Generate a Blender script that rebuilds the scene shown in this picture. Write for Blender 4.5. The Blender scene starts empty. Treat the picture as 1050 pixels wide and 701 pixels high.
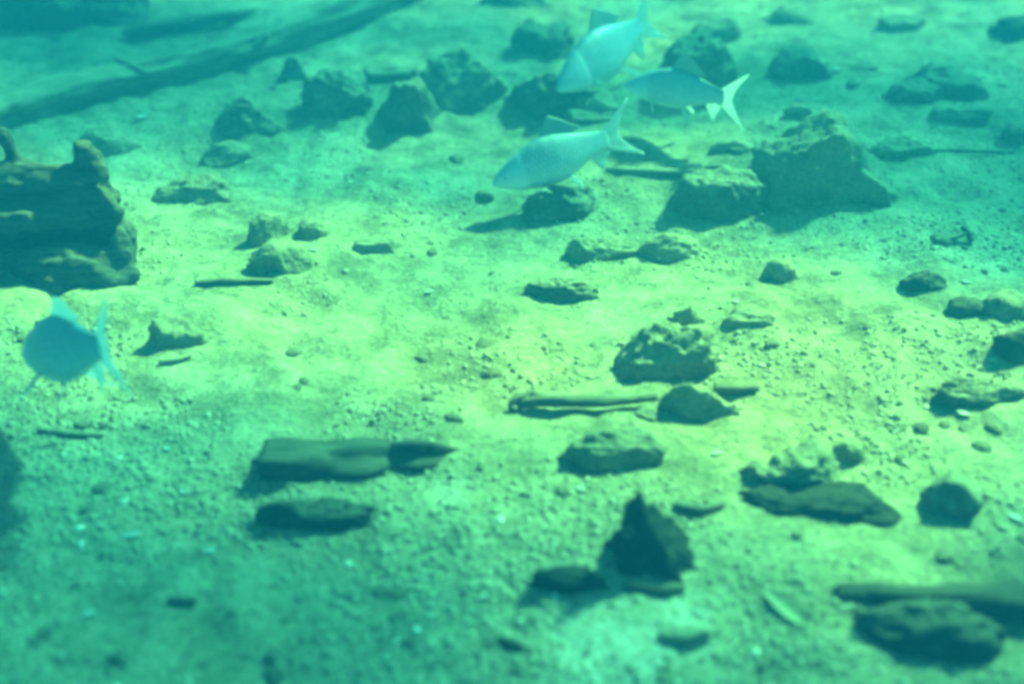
import bpy, bmesh, math, random
import numpy as np
from mathutils import Vector, Matrix

C = bpy.context.scene.collection
SC = bpy.context.scene
R = math.radians

# ------------------------------------------------------------------ camera, world, sun, exposure
CAM_H, PITCH, HFOV = 1.5, 36.0, 50.0
cam_d = bpy.data.cameras.new('camera'); cam = bpy.data.objects.new('camera', cam_d); C.objects.link(cam)
cam.location = (0, 0, CAM_H); cam.rotation_euler = (R(90 - PITCH), 0, 0)
cam_d.sensor_fit = 'HORIZONTAL'; cam_d.angle = R(HFOV); cam_d.clip_start = 0.05; cam_d.clip_end = 500
cam_d.dof.use_dof = True; cam_d.dof.focus_distance = 2.75; cam_d.dof.aperture_fstop = 0.85
SC.camera = cam

SUN_ELEV, SUN_AZ = 44.0, 46.0          # azimuth measured clockwise from +Y (straight ahead) towards +X
sd = bpy.data.lights.new('sun', 'SUN'); sun = bpy.data.objects.new('sun', sd); C.objects.link(sun)
sd.energy = 5.0; sd.angle = R(4.5); sd.color = (1.0, 0.95, 0.84)
sv = Vector((math.sin(R(SUN_AZ)) * math.cos(R(SUN_ELEV)), math.cos(R(SUN_AZ)) * math.cos(R(SUN_ELEV)), math.sin(R(SUN_ELEV))))
sun.rotation_euler = sv.to_track_quat('Z', 'Y').to_euler(); sun.location = (3, 3, 12)

W = bpy.data.worlds.new('World'); SC.world = W; W.use_nodes = True
wn = W.node_tree; bg = wn.nodes['Background']
sky = wn.nodes.new('ShaderNodeTexSky'); sky.sky_type = 'NISHITA'; sky.sun_disc = False
sky.sun_elevation = R(SUN_ELEV); sky.sun_rotation = R(SUN_AZ)
wn.links.new(sky.outputs['Color'], bg.inputs['Color']); bg.inputs['Strength'].default_value = 0.07

SC.view_settings.view_transform = 'Standard'; SC.view_settings.look = 'None'
SC.view_settings.gamma = 1.0; SC.view_settings.exposure = 2.78
SC.render.engine = 'CYCLES'
cy = SC.cycles
cy.use_denoising = True
cy.max_bounces = 6; cy.diffuse_bounces = 2; cy.glossy_bounces = 2; cy.volume_bounces = 1; cy.transparent_max_bounces = 8
cy.pixel_filter_type = 'BLACKMAN_HARRIS'; cy.filter_width = 3.6
HAZE_DENSITY = 0.105

# ------------------------------------------------------------------ noise helpers
def _hash(ix, iy, iz, seed):
    h = (ix * 374761393 + iy * 668265263 + iz * 2147483647 + seed * 974634701) & 0xFFFFFFFF
    h = ((h ^ (h >> 13)) * 1274126177) & 0xFFFFFFFF
    h = (h ^ (h >> 16)) * 2246822519 & 0xFFFFFFFF
    return ((h ^ (h >> 15)) & 0xFFFF) / 32767.5 - 1.0

def vnoise(p, seed=0):
    p = np.asarray(p, float); i = np.floor(p).astype(np.int64); f = p - i; u = f * f * f * (f * (f * 6 - 15) + 10)
    r = 0
    for dx in (0, 1):
        wx = u[:, 0] if dx else 1 - u[:, 0]
        for dy in (0, 1):
            wy = u[:, 1] if dy else 1 - u[:, 1]
            for dz in (0, 1):
                wz = u[:, 2] if dz else 1 - u[:, 2]
                r = r + wx * wy * wz * _hash(i[:, 0] + dx, i[:, 1] + dy, i[:, 2] + dz, seed)
    return r

def fbm(p, octaves=4, seed=0, gain=0.5, lac=2.1):
    p = np.asarray(p, float); a, s = 1.0, 0
    for k in range(octaves):
        s = s + a * vnoise(p, seed + 17 * k); p = p * lac + 3.7; a *= gain
    return s

def ground_z(x, y):
    x = np.atleast_1d(np.asarray(x, float)); y = np.atleast_1d(np.asarray(y, float))
    q = np.stack([x, y, 0 * x], 1)
    z = 0.045 * vnoise(q * 0.9, 3) + 0.022 * vnoise(q * 2.3, 5) + 0.012 * vnoise(q * 5.5, 7) + 0.006 * vnoise(q * 13, 11) + 0.0035 * vnoise(q * 33, 12)
    # the bank rises gently beyond the long sunken trunk
    z = z + .010 * np.abs(vnoise(q * 8.5 + 5, 15)) * (1 + vnoise(q * 1.7, 16))
    for mx, my, mr, mh in MOUNDS:
        z = z + mh * np.exp(-((x - mx) ** 2 + (y - my) ** 2) / (mr * mr))
    s = np.clip((-0.35 * x + 0.94 * y - 4.3) / 2.0, 0, 1.0)
    return z + 0.10 * s * s

MOUNDS = []
def gz(x, y): return float(ground_z(x, y)[0])

FPX = 525.0 / math.tan(R(HFOV / 2))
MW = Matrix.Rotation(R(90 - PITCH), 3, 'X')
def ray(px, py):
    return (MW @ Vector(((px - 525) / FPX, -(py - 350.5) / FPX, -1.0)))
def at(px, py, h=0.0):
    """world point at height h above the riverbed seen in that direction"""
    d = ray(px, py); z = h
    for _ in range(6):
        t = (z - CAM_H) / d.z; x, y = d.x * t, d.y * t
        z = gz(x, y) + h
    return Vector((x, y, z))
def m_per_px(p):
    return (MW.transposed() @ (p - Vector((0, 0, CAM_H)))).z * -1 / FPX
def elev(p):
    return math.atan2(CAM_H - p.z, math.hypot(p.x, p.y))

# ------------------------------------------------------------------ object helpers
def link(name, me, mat=None, parent=None, smooth=True):
    o = bpy.data.objects.new(name, me); C.objects.link(o)
    if mat is not None: me.materials.append(mat)
    if parent is not None: o.parent = parent
    if smooth:
        me.polygons.foreach_set('use_smooth', np.ones(len(me.polygons), bool))
    return o
def pymesh(name, v, f):
    me = bpy.data.meshes.new(name); me.from_pydata([tuple(map(float, p)) for p in v], [], [tuple(map(int, q)) for q in f]); me.update()
    return me
def npmesh(name, v, q):
    """fast mesh from numpy: all faces of one size"""
    v = np.asarray(v, np.float32); q = np.asarray(q, np.int32); k = q.shape[1]
    me = bpy.data.meshes.new(name)
    me.vertices.add(len(v)); me.vertices.foreach_set('co', v.ravel())
    me.loops.add(q.size); me.loops.foreach_set('vertex_index', q.ravel())
    me.polygons.add(len(q)); me.polygons.foreach_set('loop_start', np.arange(0, q.size, k, dtype=np.int32))
    me.update(calc_edges=True); me.validate()
    return me
def tag(o, label=None, cat=None, group=None, kind=None):
    if label: o['label'] = label
    if cat: o['category'] = cat
    if group: o['group'] = group
    if kind: o['kind'] = kind
    return o
def empty(name, loc):
    o = bpy.data.objects.new(name, None); C.objects.link(o); o.location = loc; return o

# ------------------------------------------------------------------ materials
def mat(name):
    m = bpy.data.materials.new(name); m.use_nodes = True; nt = m.node_tree
    return m, nt, nt.nodes['Principled BSDF']
def N(nt, kind, **kw):
    n = nt.nodes.new('ShaderNode' + kind)
    for k, v in kw.items():
        if k in n.inputs: n.inputs[k].default_value = v
        else: setattr(n, k, v)
    return n
def ramp(nt, fac, stops):
    r = nt.nodes.new('ShaderNodeValToRGB'); e = r.color_ramp.elements
    while len(e) > 1: e.remove(e[-1])
    e[0].position = stops[0][0]; e[0].color = tuple(stops[0][1]) + (1,)
    for p, c in stops[1:]:
        k = e.new(p); k.color = tuple(c) + (1,)
    nt.links.new(fac, r.inputs['Fac']); return r.outputs['Color']
def noise(nt, co, scale, detail=5, rough=0.55):
    n = N(nt, 'TexNoise'); n.inputs['Scale'].default_value = scale; n.inputs['Detail'].default_value = detail; n.inputs['Roughness'].default_value = rough
    nt.links.new(co, n.inputs['Vector']); return n.outputs['Fac']
def mix(nt, a, b, fac, mode='MIX'):
    m = nt.nodes.new('ShaderNodeMix'); m.data_type = 'RGBA'; m.blend_type = mode
    for s, v in ((0, fac), (6, a), (7, b)):
        if hasattr(v, 'is_linked') or hasattr(v, 'links'): nt.links.new(v, m.inputs[s])
        else: m.inputs[s].default_value = v if s == 0 else tuple(v) + (1,)
    return m.outputs[2]
def mathn(nt, op, a, b=0.0):
    m = nt.nodes.new('ShaderNodeMath'); m.operation = op
    for s, v in ((0, a), (1, b)):
        if hasattr(v, 'links'): nt.links.new(v, m.inputs[s])
        else: m.inputs[s].default_value = v
    return m.outputs[0]
def bump(nt, h, strength, dist, normal=None):
    b = nt.nodes.new('ShaderNodeBump'); b.inputs['Strength'].default_value = strength; b.inputs['Distance'].default_value = dist
    nt.links.new(h, b.inputs['Height'])
    if normal is not None: nt.links.new(normal, b.inputs['Normal'])
    return b.outputs['Normal']

SILT = (0.40, 0.37, 0.25)
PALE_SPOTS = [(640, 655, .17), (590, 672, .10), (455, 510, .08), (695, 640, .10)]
def m_sand():
    m, nt, p = mat('riverbed_silt'); g = N(nt, 'NewGeometry').outputs['Position']
    big = noise(nt, g, 1.3, 4); mid = noise(nt, g, 9, 6, .65); fine = noise(nt, g, 75, 5, .7); grit = noise(nt, g, 210, 3, .7)
    det = noise(nt, g, 3.4, 7, .72); streak = N(nt, 'Mapping'); streak.inputs['Scale'].default_value = (7, 15, 7); streak.inputs['Rotation'].default_value = (0, 0, .5); nt.links.new(g, streak.inputs['Vector'])
    st = noise(nt, streak.outputs[0], 2.0, 6, .7)
    base = ramp(nt, big, [(.32, (.34, .32, .21)), (.52, (.46, .43, .28)), (.70, (.56, .53, .38))])
    m1 = ramp(nt, mid, [(.30, (.52, .54, .50)), (.5, (.97, .97, .97)), (.72, (1.25, 1.25, 1.28))])
    c = mix(nt, base, m1, 1.0, 'MULTIPLY')
    m2 = ramp(nt, fine, [(.30, (.30, .32, .32)), (.46, (.9, .9, .9)), (.60, (1.1, 1.1, 1.1)), (.74, (1.7, 1.7, 1.7))])
    c = mix(nt, c, m2, .85, 'MULTIPLY')
    c = mix(nt, c, (.105, .11, .07), ramp(nt, det, [(.52, (0, 0, 0)), (.66, (.75, .75, .75))]))
    c = mix(nt, c, (.13, .135, .085), ramp(nt, st, [(.55, (0, 0, 0)), (.70, (.7, .7, .7))]))
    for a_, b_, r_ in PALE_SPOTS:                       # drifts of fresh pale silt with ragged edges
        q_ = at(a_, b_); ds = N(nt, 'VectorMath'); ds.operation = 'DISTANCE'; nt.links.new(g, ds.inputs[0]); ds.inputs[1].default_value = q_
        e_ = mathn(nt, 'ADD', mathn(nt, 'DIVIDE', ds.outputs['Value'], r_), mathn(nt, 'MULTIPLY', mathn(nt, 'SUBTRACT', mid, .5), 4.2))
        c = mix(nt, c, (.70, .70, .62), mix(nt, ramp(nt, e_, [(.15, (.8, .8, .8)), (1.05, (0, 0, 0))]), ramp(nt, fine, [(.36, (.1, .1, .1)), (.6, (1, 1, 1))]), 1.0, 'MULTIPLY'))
    m3 = ramp(nt, grit, [(.3, (.55, .56, .58)), (.5, (1, 1, 1)), (.72, (1.45, 1.45, 1.45))])
    c = mix(nt, c, m3, .7, 'MULTIPLY')
    nt.links.new(c, p.inputs['Base Color']); p.inputs['Roughness'].default_value = .9; p.inputs['Specular IOR Level'].default_value = .15
    n1 = bump(nt, mid, .8, .05); n2 = bump(nt, fine, .9, .014, n1); n3 = bump(nt, grit, .6, .004, n2)
    nt.links.new(n3, p.inputs['Normal']); return m
def m_rock(name, dark, light, silt_amount, scale=1.0, reach=.38):
    m, nt, p = mat(name); tc = N(nt, 'TexCoord').outputs['Object']; geo = N(nt, 'NewGeometry')
    oi = N(nt, 'ObjectInfo').outputs['Random']
    va = N(nt, 'VectorMath'); va.operation = 'ADD'; nt.links.new(tc, va.inputs[0])
    sc = N(nt, 'VectorMath'); sc.operation = 'SCALE'; sc.inputs[0].default_value = (7.3, 3.1, 5.7); nt.links.new(mathn(nt, 'MULTIPLY', oi, 9.0), sc.inputs['Scale'])
    nt.links.new(sc.outputs[0], va.inputs[1]); co = va.outputs[0]
    a = noise(nt, co, 14 * scale, 6, .65); b = noise(nt, co, 70 * scale, 4, .7); v = N(nt, 'TexVoronoi'); v.inputs['Scale'].default_value = 55 * scale
    nt.links.new(co, v.inputs['Vector'])
    c = ramp(nt, a, [(.3, dark), (.7, light)])
    c = mix(nt, c, ramp(nt, b, [(.3, (.5, .52, .5)), (.7, (1.4, 1.4, 1.4))]), .7, 'MULTIPLY')
    sx = N(nt, 'SeparateXYZ'); nt.links.new(geo.outputs['Normal'], sx.inputs[0])
    up = mathn(nt, 'ADD', sx.outputs['Z'], mathn(nt, 'MULTIPLY', mathn(nt, 'SUBTRACT', a, .5), 1.3))
    up = mathn(nt, 'ADD', up, mathn(nt, 'MULTIPLY', mathn(nt, 'SUBTRACT', b, .5), .9))
    mr = N(nt, 'MapRange'); mr.inputs['From Min'].default_value = reach; mr.inputs['From Max'].default_value = .95; mr.inputs['To Max'].default_value = silt_amount
    nt.links.new(up, mr.inputs['Value'])
    silt = ramp(nt, b, [(.3, (.22, .21, .14)), (.7, SILT)])
    c = mix(nt, c, silt, mr.outputs[0])
    nt.links.new(c, p.inputs['Base Color']); p.inputs['Roughness'].default_value = .88; p.inputs['Specular IOR Level'].default_value = .2
    n1 = bump(nt, a, .55, .03); n2 = bump(nt, b, .6, .010, n1); n3 = bump(nt, v.outputs['Distance'], .35, .006, n2)
    nt.links.new(n3, p.inputs['Normal']); return m
def m_wood(name, dark, light, silt_amount=.6):
    m, nt, p = mat(name); tc = N(nt, 'TexCoord').outputs['Object']; geo = N(nt, 'NewGeometry')
    mp = N(nt, 'Mapping'); mp.inputs['Scale'].default_value = (3, 30, 30); nt.links.new(tc, mp.inputs['Vector'])
    g = noise(nt, mp.outputs[0], 2.2, 6, .65); b = noise(nt, tc, 45, 5, .7); a = noise(nt, tc, 7, 4)
    c = ramp(nt, g, [(.32, dark), (.68, light)])
    c = mix(nt, c, ramp(nt, b, [(.3, (.55, .55, .55)), (.7, (1.35, 1.35, 1.35))]), .6, 'MULTIPLY')
    sx = N(nt, 'SeparateXYZ'); nt.links.new(geo.outputs['Normal'], sx.inputs[0])
    up = mathn(nt, 'ADD', sx.outputs['Z'], mathn(nt, 'MULTIPLY', mathn(nt, 'SUBTRACT', a, .5), 1.2))
    mr = N(nt, 'MapRange'); mr.inputs['From Min'].default_value = .5; mr.inputs['From Max'].default_value = 1.0; mr.inputs['To Max'].default_value = silt_amount
    nt.links.new(up, mr.inputs['Value'])
    c = mix(nt, c, SILT, mr.outputs[0])
    nt.links.new(c, p.inputs['Base Color']); p.inputs['Roughness'].default_value = .85; p.inputs['Specular IOR Level'].default_value = .2
    n1 = bump(nt, g, .7, .015); n2 = bump(nt, b, .5, .006, n1); nt.links.new(n2, p.inputs['Normal']); return m
def m_scales():
    m, nt, p = mat('fish_scales'); uv = N(nt, 'UVMap').outputs['UV']
    sx = N(nt, 'SeparateXYZ'); nt.links.new(uv, sx.inputs[0])      # u along the body, v round it: 0 belly, 1 back
    c = ramp(nt, sx.outputs['Y'], [(.02, (.80, .84, .86)), (.30, (.68, .80, .88)), (.52, (.50, .66, .78)), (.78, (.34, .50, .62)), (1, (.22, .36, .46))])
    br = N(nt, 'TexBrick'); br.offset = .5; br.inputs['Scale'].default_value = 1.0
    br.inputs['Brick Width'].default_value = .032; br.inputs['Row Height'].default_value = .062
    br.inputs['Mortar Size'].default_value = .0045; br.inputs['Mortar Smooth'].default_value = .8; br.inputs['Color1'].default_value = (1, 1, 1, 1)
    br.inputs['Color2'].default_value = (.78, .78, .78, 1); br.inputs['Mortar'].default_value = (.30, .32, .30, 1)
    nt.links.new(uv, br.inputs['Vector'])
    body = N(nt, 'MapRange'); body.inputs['From Min'].default_value = .20; body.inputs['From Max'].default_value = .24; nt.links.new(sx.outputs['X'], body.inputs['Value'])
    c = mix(nt, c, mix(nt, c, br.outputs['Color'], .75, 'MULTIPLY'), body.outputs[0])
    nt.links.new(c, p.inputs['Base Color']); p.inputs['Roughness'].default_value = .38; p.inputs['Metallic'].default_value = .08
    hb = mathn(nt, 'MULTIPLY', br.outputs['Color'], body.outputs[0])
    nt.links.new(bump(nt, hb, .4, .002), p.inputs['Normal']); return m
def m_fin(name='fish_fin', dark=(.74, .80, .82), pale=(.92, .94, .94), thru=.65):
    m, nt, p = mat(name); uv = N(nt, 'UVMap').outputs['UV']
    w = N(nt, 'TexWave'); w.inputs['Scale'].default_value = 5.5; w.inputs['Distortion'].default_value = .6; w.bands_direction = 'X'
    nt.links.new(uv, w.inputs['Vector'])
    c = ramp(nt, w.outputs['Fac'], [(.2, dark), (.8, pale)])
    nt.links.new(c, p.inputs['Base Color']); p.inputs['Roughness'].default_value = .5
    nt.links.new(bump(nt, w.outputs['Fac'], .4, .002), p.inputs['Normal'])
    tr = N(nt, 'BsdfTranslucent'); nt.links.new(c, tr.inputs['Color'])
    mx = N(nt, 'MixShader'); mx.inputs[0].default_value = thru
    nt.links.new(p.outputs[0], mx.inputs[1]); nt.links.new(tr.outputs[0], mx.inputs[2])
    nt.links.new(mx.outputs[0], nt.nodes['Material Output'].inputs['Surface']); return m
def m_plain(name, col, rough=.6, var=.5):
    m, nt, p = mat(name); tc = N(nt, 'TexCoord').outputs['Object']
    a = noise(nt, tc, 60, 4)
    c = ramp(nt, a, [(.3, tuple(k * (1 - var) for k in col)), (.7, col)])
    nt.links.new(c, p.inputs['Base Color']); p.inputs['Roughness'].default_value = rough; return m
def m_gravel():
    m, nt, p = mat('gravel_grains'); at_ = N(nt, 'Attribute'); at_.attribute_name = 'tone'
    c = ramp(nt, at_.outputs['Fac'], [(0, (.05, .055, .045)), (.3, (.13, .13, .09)), (.62, (.33, .31, .21)), (.93, (.46, .43, .31)), (1, (.85, .83, .74))])
    nt.links.new(c, p.inputs['Base Color']); p.inputs['Roughness'].default_value = .8; return m
def m_painted_dapple():
    """unseen sheet added overhead: green water tint with light and dark dapple painted in"""
    m, nt, p = mat('painted_dapple_sheet'); nt.nodes.remove(p); f = dapple_pattern(nt)
    c = ramp(nt, f, DAPPLE_RAMP)
    t = N(nt, 'BsdfTransparent'); nt.links.new(c, t.inputs['Color'])
    nt.links.new(t.outputs[0], nt.nodes['Material Output'].inputs['Surface']); return m
def dapple_pattern(nt):
    sh = N(nt, 'VectorMath'); sh.operation = 'ADD'; sh.inputs[1].default_value = DAPPLE_SHIFT
    nt.links.new(N(nt, 'NewGeometry').outputs['Position'], sh.inputs[0]); g = sh.outputs[0]
    warp = N(nt, 'TexNoise'); warp.inputs['Scale'].default_value = .9; warp.inputs['Detail'].default_value = 3; nt.links.new(g, warp.inputs['Vector'])
    sc = N(nt, 'VectorMath'); sc.operation = 'SCALE'; sc.inputs['Scale'].default_value = .8; nt.links.new(warp.outputs['Color'], sc.inputs[0])
    ad = N(nt, 'VectorMath'); ad.operation = 'ADD'; nt.links.new(g, ad.inputs[0]); nt.links.new(sc.outputs[0], ad.inputs[1])
    mp = N(nt, 'Mapping'); mp.inputs['Scale'].default_value = (.8, 1.3, 0); nt.links.new(ad.outputs[0], mp.inputs['Vector'])
    n1 = N(nt, 'TexNoise'); n1.inputs['Scale'].default_value = .42; n1.inputs['Detail'].default_value = 1; nt.links.new(mp.outputs[0], n1.inputs['Vector'])
    n2 = N(nt, 'TexNoise'); n2.inputs['Scale'].default_value = 2.8; n2.inputs['Detail'].default_value = 3; nt.links.new(mp.outputs[0], n2.inputs['Vector'])
    return mathn(nt, 'ADD', mathn(nt, 'MULTIPLY', n1.outputs['Fac'], .66), mathn(nt, 'MULTIPLY', n2.outputs['Fac'], .34))
DAPPLE_RAMP = [(.42, (.003, .115, .09)), (.52, (.045, .41, .235)), (.62, (.25, .95, .29)), (.73, (.46, 1.0, .28))]  # painted dapple: shade to sunlight as tints of the overhead sheet
DAPPLE_SHIFT = (-70.0, -24.0, 0.0)  # slides the painted light and dark patches into place on the bed

M_SAND = m_sand()
M_ROCK = m_rock('rock_dark_grey', (.055, .065, .058), (.165, .17, .14), .80)
M_ROCKP = m_rock('rock_pale_silted', (.13, .135, .10), (.29, .28, .20), .98, 1.0, -.15)
M_ROCKD = m_rock('rock_black', (.014, .02, .019), (.055, .062, .053), .30)
M_ROCKM = m_rock('rock_mossy', (.09, .105, .075), (.25, .25, .165), .97, 1.4, -.10)
M_ROCKB = m_rock('rock_black_and_shade', (.01, .014, .013), (.045, .05, .044), .05)  # black stone colour; on the long ledge it paints in shadow
M_WOOD = m_wood('wood_waterlogged', (.035, .038, .03), (.13, .125, .09), .55)
M_WOODP = m_wood('wood_pale_weathered', (.09, .09, .065), (.28, .27, .19), .75)
M_LOG = m_wood('wood_log', (.015, .02, .018), (.075, .08, .062), .22)
M_WOODD = m_wood('wood_black', (.014, .019, .017), (.06, .062, .048), .10)
M_STUMP = m_wood('wood_stump', (.012, .017, .016), (.115, .13, .11), .18)
M_SCALE, M_FIN = m_scales(), m_fin()
M_DORSAL = m_fin('fish_fin_dusky', (.24, .34, .40), (.36, .46, .50), .35)
M_EYE = m_plain('fish_eye', (.55, .52, .38), .25, .2); M_PUPIL = m_plain('fish_pupil', (.01, .01, .01), .15, .1)
M_LIP = m_plain('fish_lip', (.8, .78, .7), .4, .1)
M_SHELL = m_plain('shell_white', (.80, .80, .74), .45, .35)
M_LEAF = m_plain('leaf_dead', (.34, .34, .20), .6, .35)
M_LEAFD = m_plain('leaf_dark', (.07, .075, .05), .7, .4)
M_GRAVEL = m_gravel()

# ------------------------------------------------------------------ riverbed, haze, painted dapple sheet overhead
def axis(a, b, step, far, k=1.18):
    v = list(np.arange(a, b + 1e-6, step)); s = step
    while v[-1] < far: s *= k; v.append(v[-1] + s)
    s = step
    while v[0] > -far: s *= k; v.insert(0, v[0] - s)
    return np.array(v)
def sheet(ax, ay, zf):
    X, Y = np.meshgrid(ax, ay); x, y = X.ravel(), Y.ravel()
    v = np.stack([x, y, zf(x, y)], 1); n = len(ax)
    i = np.arange(len(ax) - 1)[None, :] + n * np.arange(len(ay) - 1)[:, None]; i = i.ravel()
    return v, np.stack([i, i + 1, i + n + 1, i + n], 1)
SURF = 2.7
v, q = sheet(axis(-6, 6, .15, 64), axis(-4, 10, .15, 64), lambda x, y: SURF + .02 * vnoise(np.stack([x * 1.2, y * 2.0, 0 * x], 1), 41) + .008 * vnoise(np.stack([x * 4, y * 6, 0 * x], 1), 42))
tag(link('painted_dapple_sheet', npmesh('painted_dapple_sheet', v, q), m_painted_dapple()), kind='structure', label='unseen green river surface sheet with painted light dapple')  # added out of view; its noise tint shapes the sunlight below

def box(name, lo, hi):
    x0, y0, z0 = lo; x1, y1, z1 = hi
    return pymesh(name, [(x0, y0, z0), (x1, y0, z0), (x1, y1, z0), (x0, y1, z0), (x0, y0, z1), (x1, y0, z1), (x1, y1, z1), (x0, y1, z1)],
                  [(3, 2, 1, 0), (4, 5, 6, 7), (0, 1, 5, 4), (1, 2, 6, 5), (2, 3, 7, 6), (3, 0, 4, 7)])
hm = bpy.data.materials.new('water_haze'); hm.use_nodes = True; nt = hm.node_tree; nt.nodes.remove(nt.nodes['Principled BSDF'])
pv = N(nt, 'VolumePrincipled'); pv.inputs['Color'].default_value = (.05, .47, 1.0, 1); pv.inputs['Density'].default_value = HAZE_DENSITY
pv.inputs['Anisotropy'].default_value = .1
nt.links.new(pv.outputs[0], nt.nodes['Material Output'].inputs['Volume'])
tag(link('haze', box('haze', (-70, -70, -1.2), (70, 70, SURF + .1)), hm, smooth=False), kind='stuff', label='blue green murk of the river water')

# ------------------------------------------------------------------ rocks
_ico = {}
def ico(n):
    if n not in _ico:
        bm = bmesh.new(); bmesh.ops.create_icosphere(bm, subdivisions=n, radius=1)
        _ico[n] = (np.array([v.co[:] for v in bm.verts]), np.array([[v.index for v in f.verts] for f in bm.faces])); bm.free()
    v, f = _ico[n]; return v.copy(), f
def rock_shape(style, seed, sub=4):
    rng = np.random.RandomState(seed); v, f = ico(sub)
    if isinstance(style, tuple): pl0 = list(style); style = 'custom'
    else: pl0 = []
    if style == 'round': k, lo, hi = 7, .72, .95
    elif style == 'block': k, lo, hi = 12, .58, .8
    elif style == 'slab': k, lo, hi = 9, .6, .85
    elif style == 'peak': k, lo, hi = 8, .6, .85
    else: k, lo, hi = 9, .65, .9
    pl = [(rng.normal(size=3), rng.uniform(lo, hi)) for _ in range(k)]
    if pl0: pl = [(np.array(p_[:3], float), p_[3]) for p_ in pl0] + pl[:4]
    if style == 'peak':
        a0 = rng.uniform(0, 6.28)
        for j in range(4):
            a = a0 + j * 1.57 + rng.uniform(-.3, .3); pl.append((np.array([math.cos(a), math.sin(a), rng.uniform(.45, .8)]), rng.uniform(.45, .62)))
    if style == 'slab': pl.append((np.array([rng.uniform(-.2, .2), rng.uniform(-.25, .1), 1]), .55))
    for _ in range(2):
        for n, d in pl:
            n = n / np.linalg.norm(n); t = v @ n - d
            v = v - np.outer(np.where(t > 0, t * .93, 0), n)
    r = np.linalg.norm(v, axis=1)[:, None]; nrm = v / r
    v = v + nrm * (.10 * fbm(v * 1.8, 2, seed) + .07 * fbm(v * 4.5, 3, seed + 5, .62) + .05 * np.abs(fbm(v * 11, 3, seed + 9, .65)))[:, None]
    if style == 'peak':
        z = np.clip(v[:, 2], 0, None)
        v[:, :2] *= (1.06 - .15 * z)[:, None]
    if style == 'overhang':
        z = v[:, 2]; s = np.clip((z + .2) / .5, 0, 1); v[:, :2] *= (.45 + .55 * s * s * (3 - 2 * s))[:, None]
    v = v - (v.max(0) + v.min(0)) * .5 * np.array([1, 1, 0]); ext = v.max(0) - v.min(0)
    v[:, 0] /= ext[0]; v[:, 1] /= ext[1]; v[:, 2] /= v[:, 2].max()
    return v, f
def rock(name, cx, top, bot, w, style, m, label, seed, cat='rock', yaw=None, d=None, sink=.35, group=None, hk=1.0, tilt=0, hmin=.24):
    """a stone whose picture runs from top to bot and w wide round cx; depth and height follow from that and from the view angle"""
    f0 = at(cx, bot); k = m_per_px(f0); e = elev(f0); Wm = w * k; Hm = (bot - top) * k
    H = max(.20 * Wm, (Hm - .60 * min(.8 * Wm, Hm) * math.sin(e)) / math.cos(e)) * hk
    D = d * Wm if d else min(.85 * Wm, max(.3 * Wm, (Hm - .8 * H * math.cos(e)) / (.8 * math.sin(e))))
    away = Vector((f0.x, f0.y, 0)).normalized()
    c = f0 + away * D * .5; c.z = gz(c.x, c.y)
    v0, f = rock_shape(style, seed, 5 if w > 70 else 4)
    v0[:, 2] = np.where(v0[:, 2] < 0, v0[:, 2] * sink * 1.5, v0[:, 2])
    yw = .15 * math.atan2(-away.x, away.y); ca, sa = math.cos(yw), math.sin(yw)
    for it in range(5):                                   # settle size and place so that the stone fills its outline
        v = v0 * np.array([Wm, D, H])
        v = np.stack([v[:, 0] * ca - v[:, 1] * sa, v[:, 0] * sa + v[:, 1] * ca, v[:, 2]], 1)
        if it == 4: break
        u = (v + np.array(c) - np.array((0, 0, CAM_H))) @ np.array(MW); u = u[v[:, 2] > -.004]
        ux, uy = 525 - FPX * u[:, 0] / u[:, 2], 350.5 + FPX * u[:, 1] / u[:, 2]
        Wm *= w / (ux.max() - ux.min()); c += Vector((1, 0, 0)) * (cx - .5 * (ux.max() + ux.min())) * k * .9
        c -= away * (bot - uy.max()) * k / math.sin(e) * .8
        dh = (uy.min() - top) - (uy.max() - bot)
        H2 = max(hmin * Wm, H + .8 * dh * k / math.cos(e)); rest = dh * k - (H2 - H) * math.cos(e)
        if not d: D = min(1.1 * Wm, max(.35 * Wm, D + .6 * rest / math.sin(e)))
        H = H2; c.z = gz(c.x, c.y)
    o = link(name, npmesh(name, v, f), m); o.location = c
    PLACED.append((c.x, c.y, .62 * max(Wm, D), min(.010, .16 * H)))
    tag(o, label, cat, group); return o
PLACED = []

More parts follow.
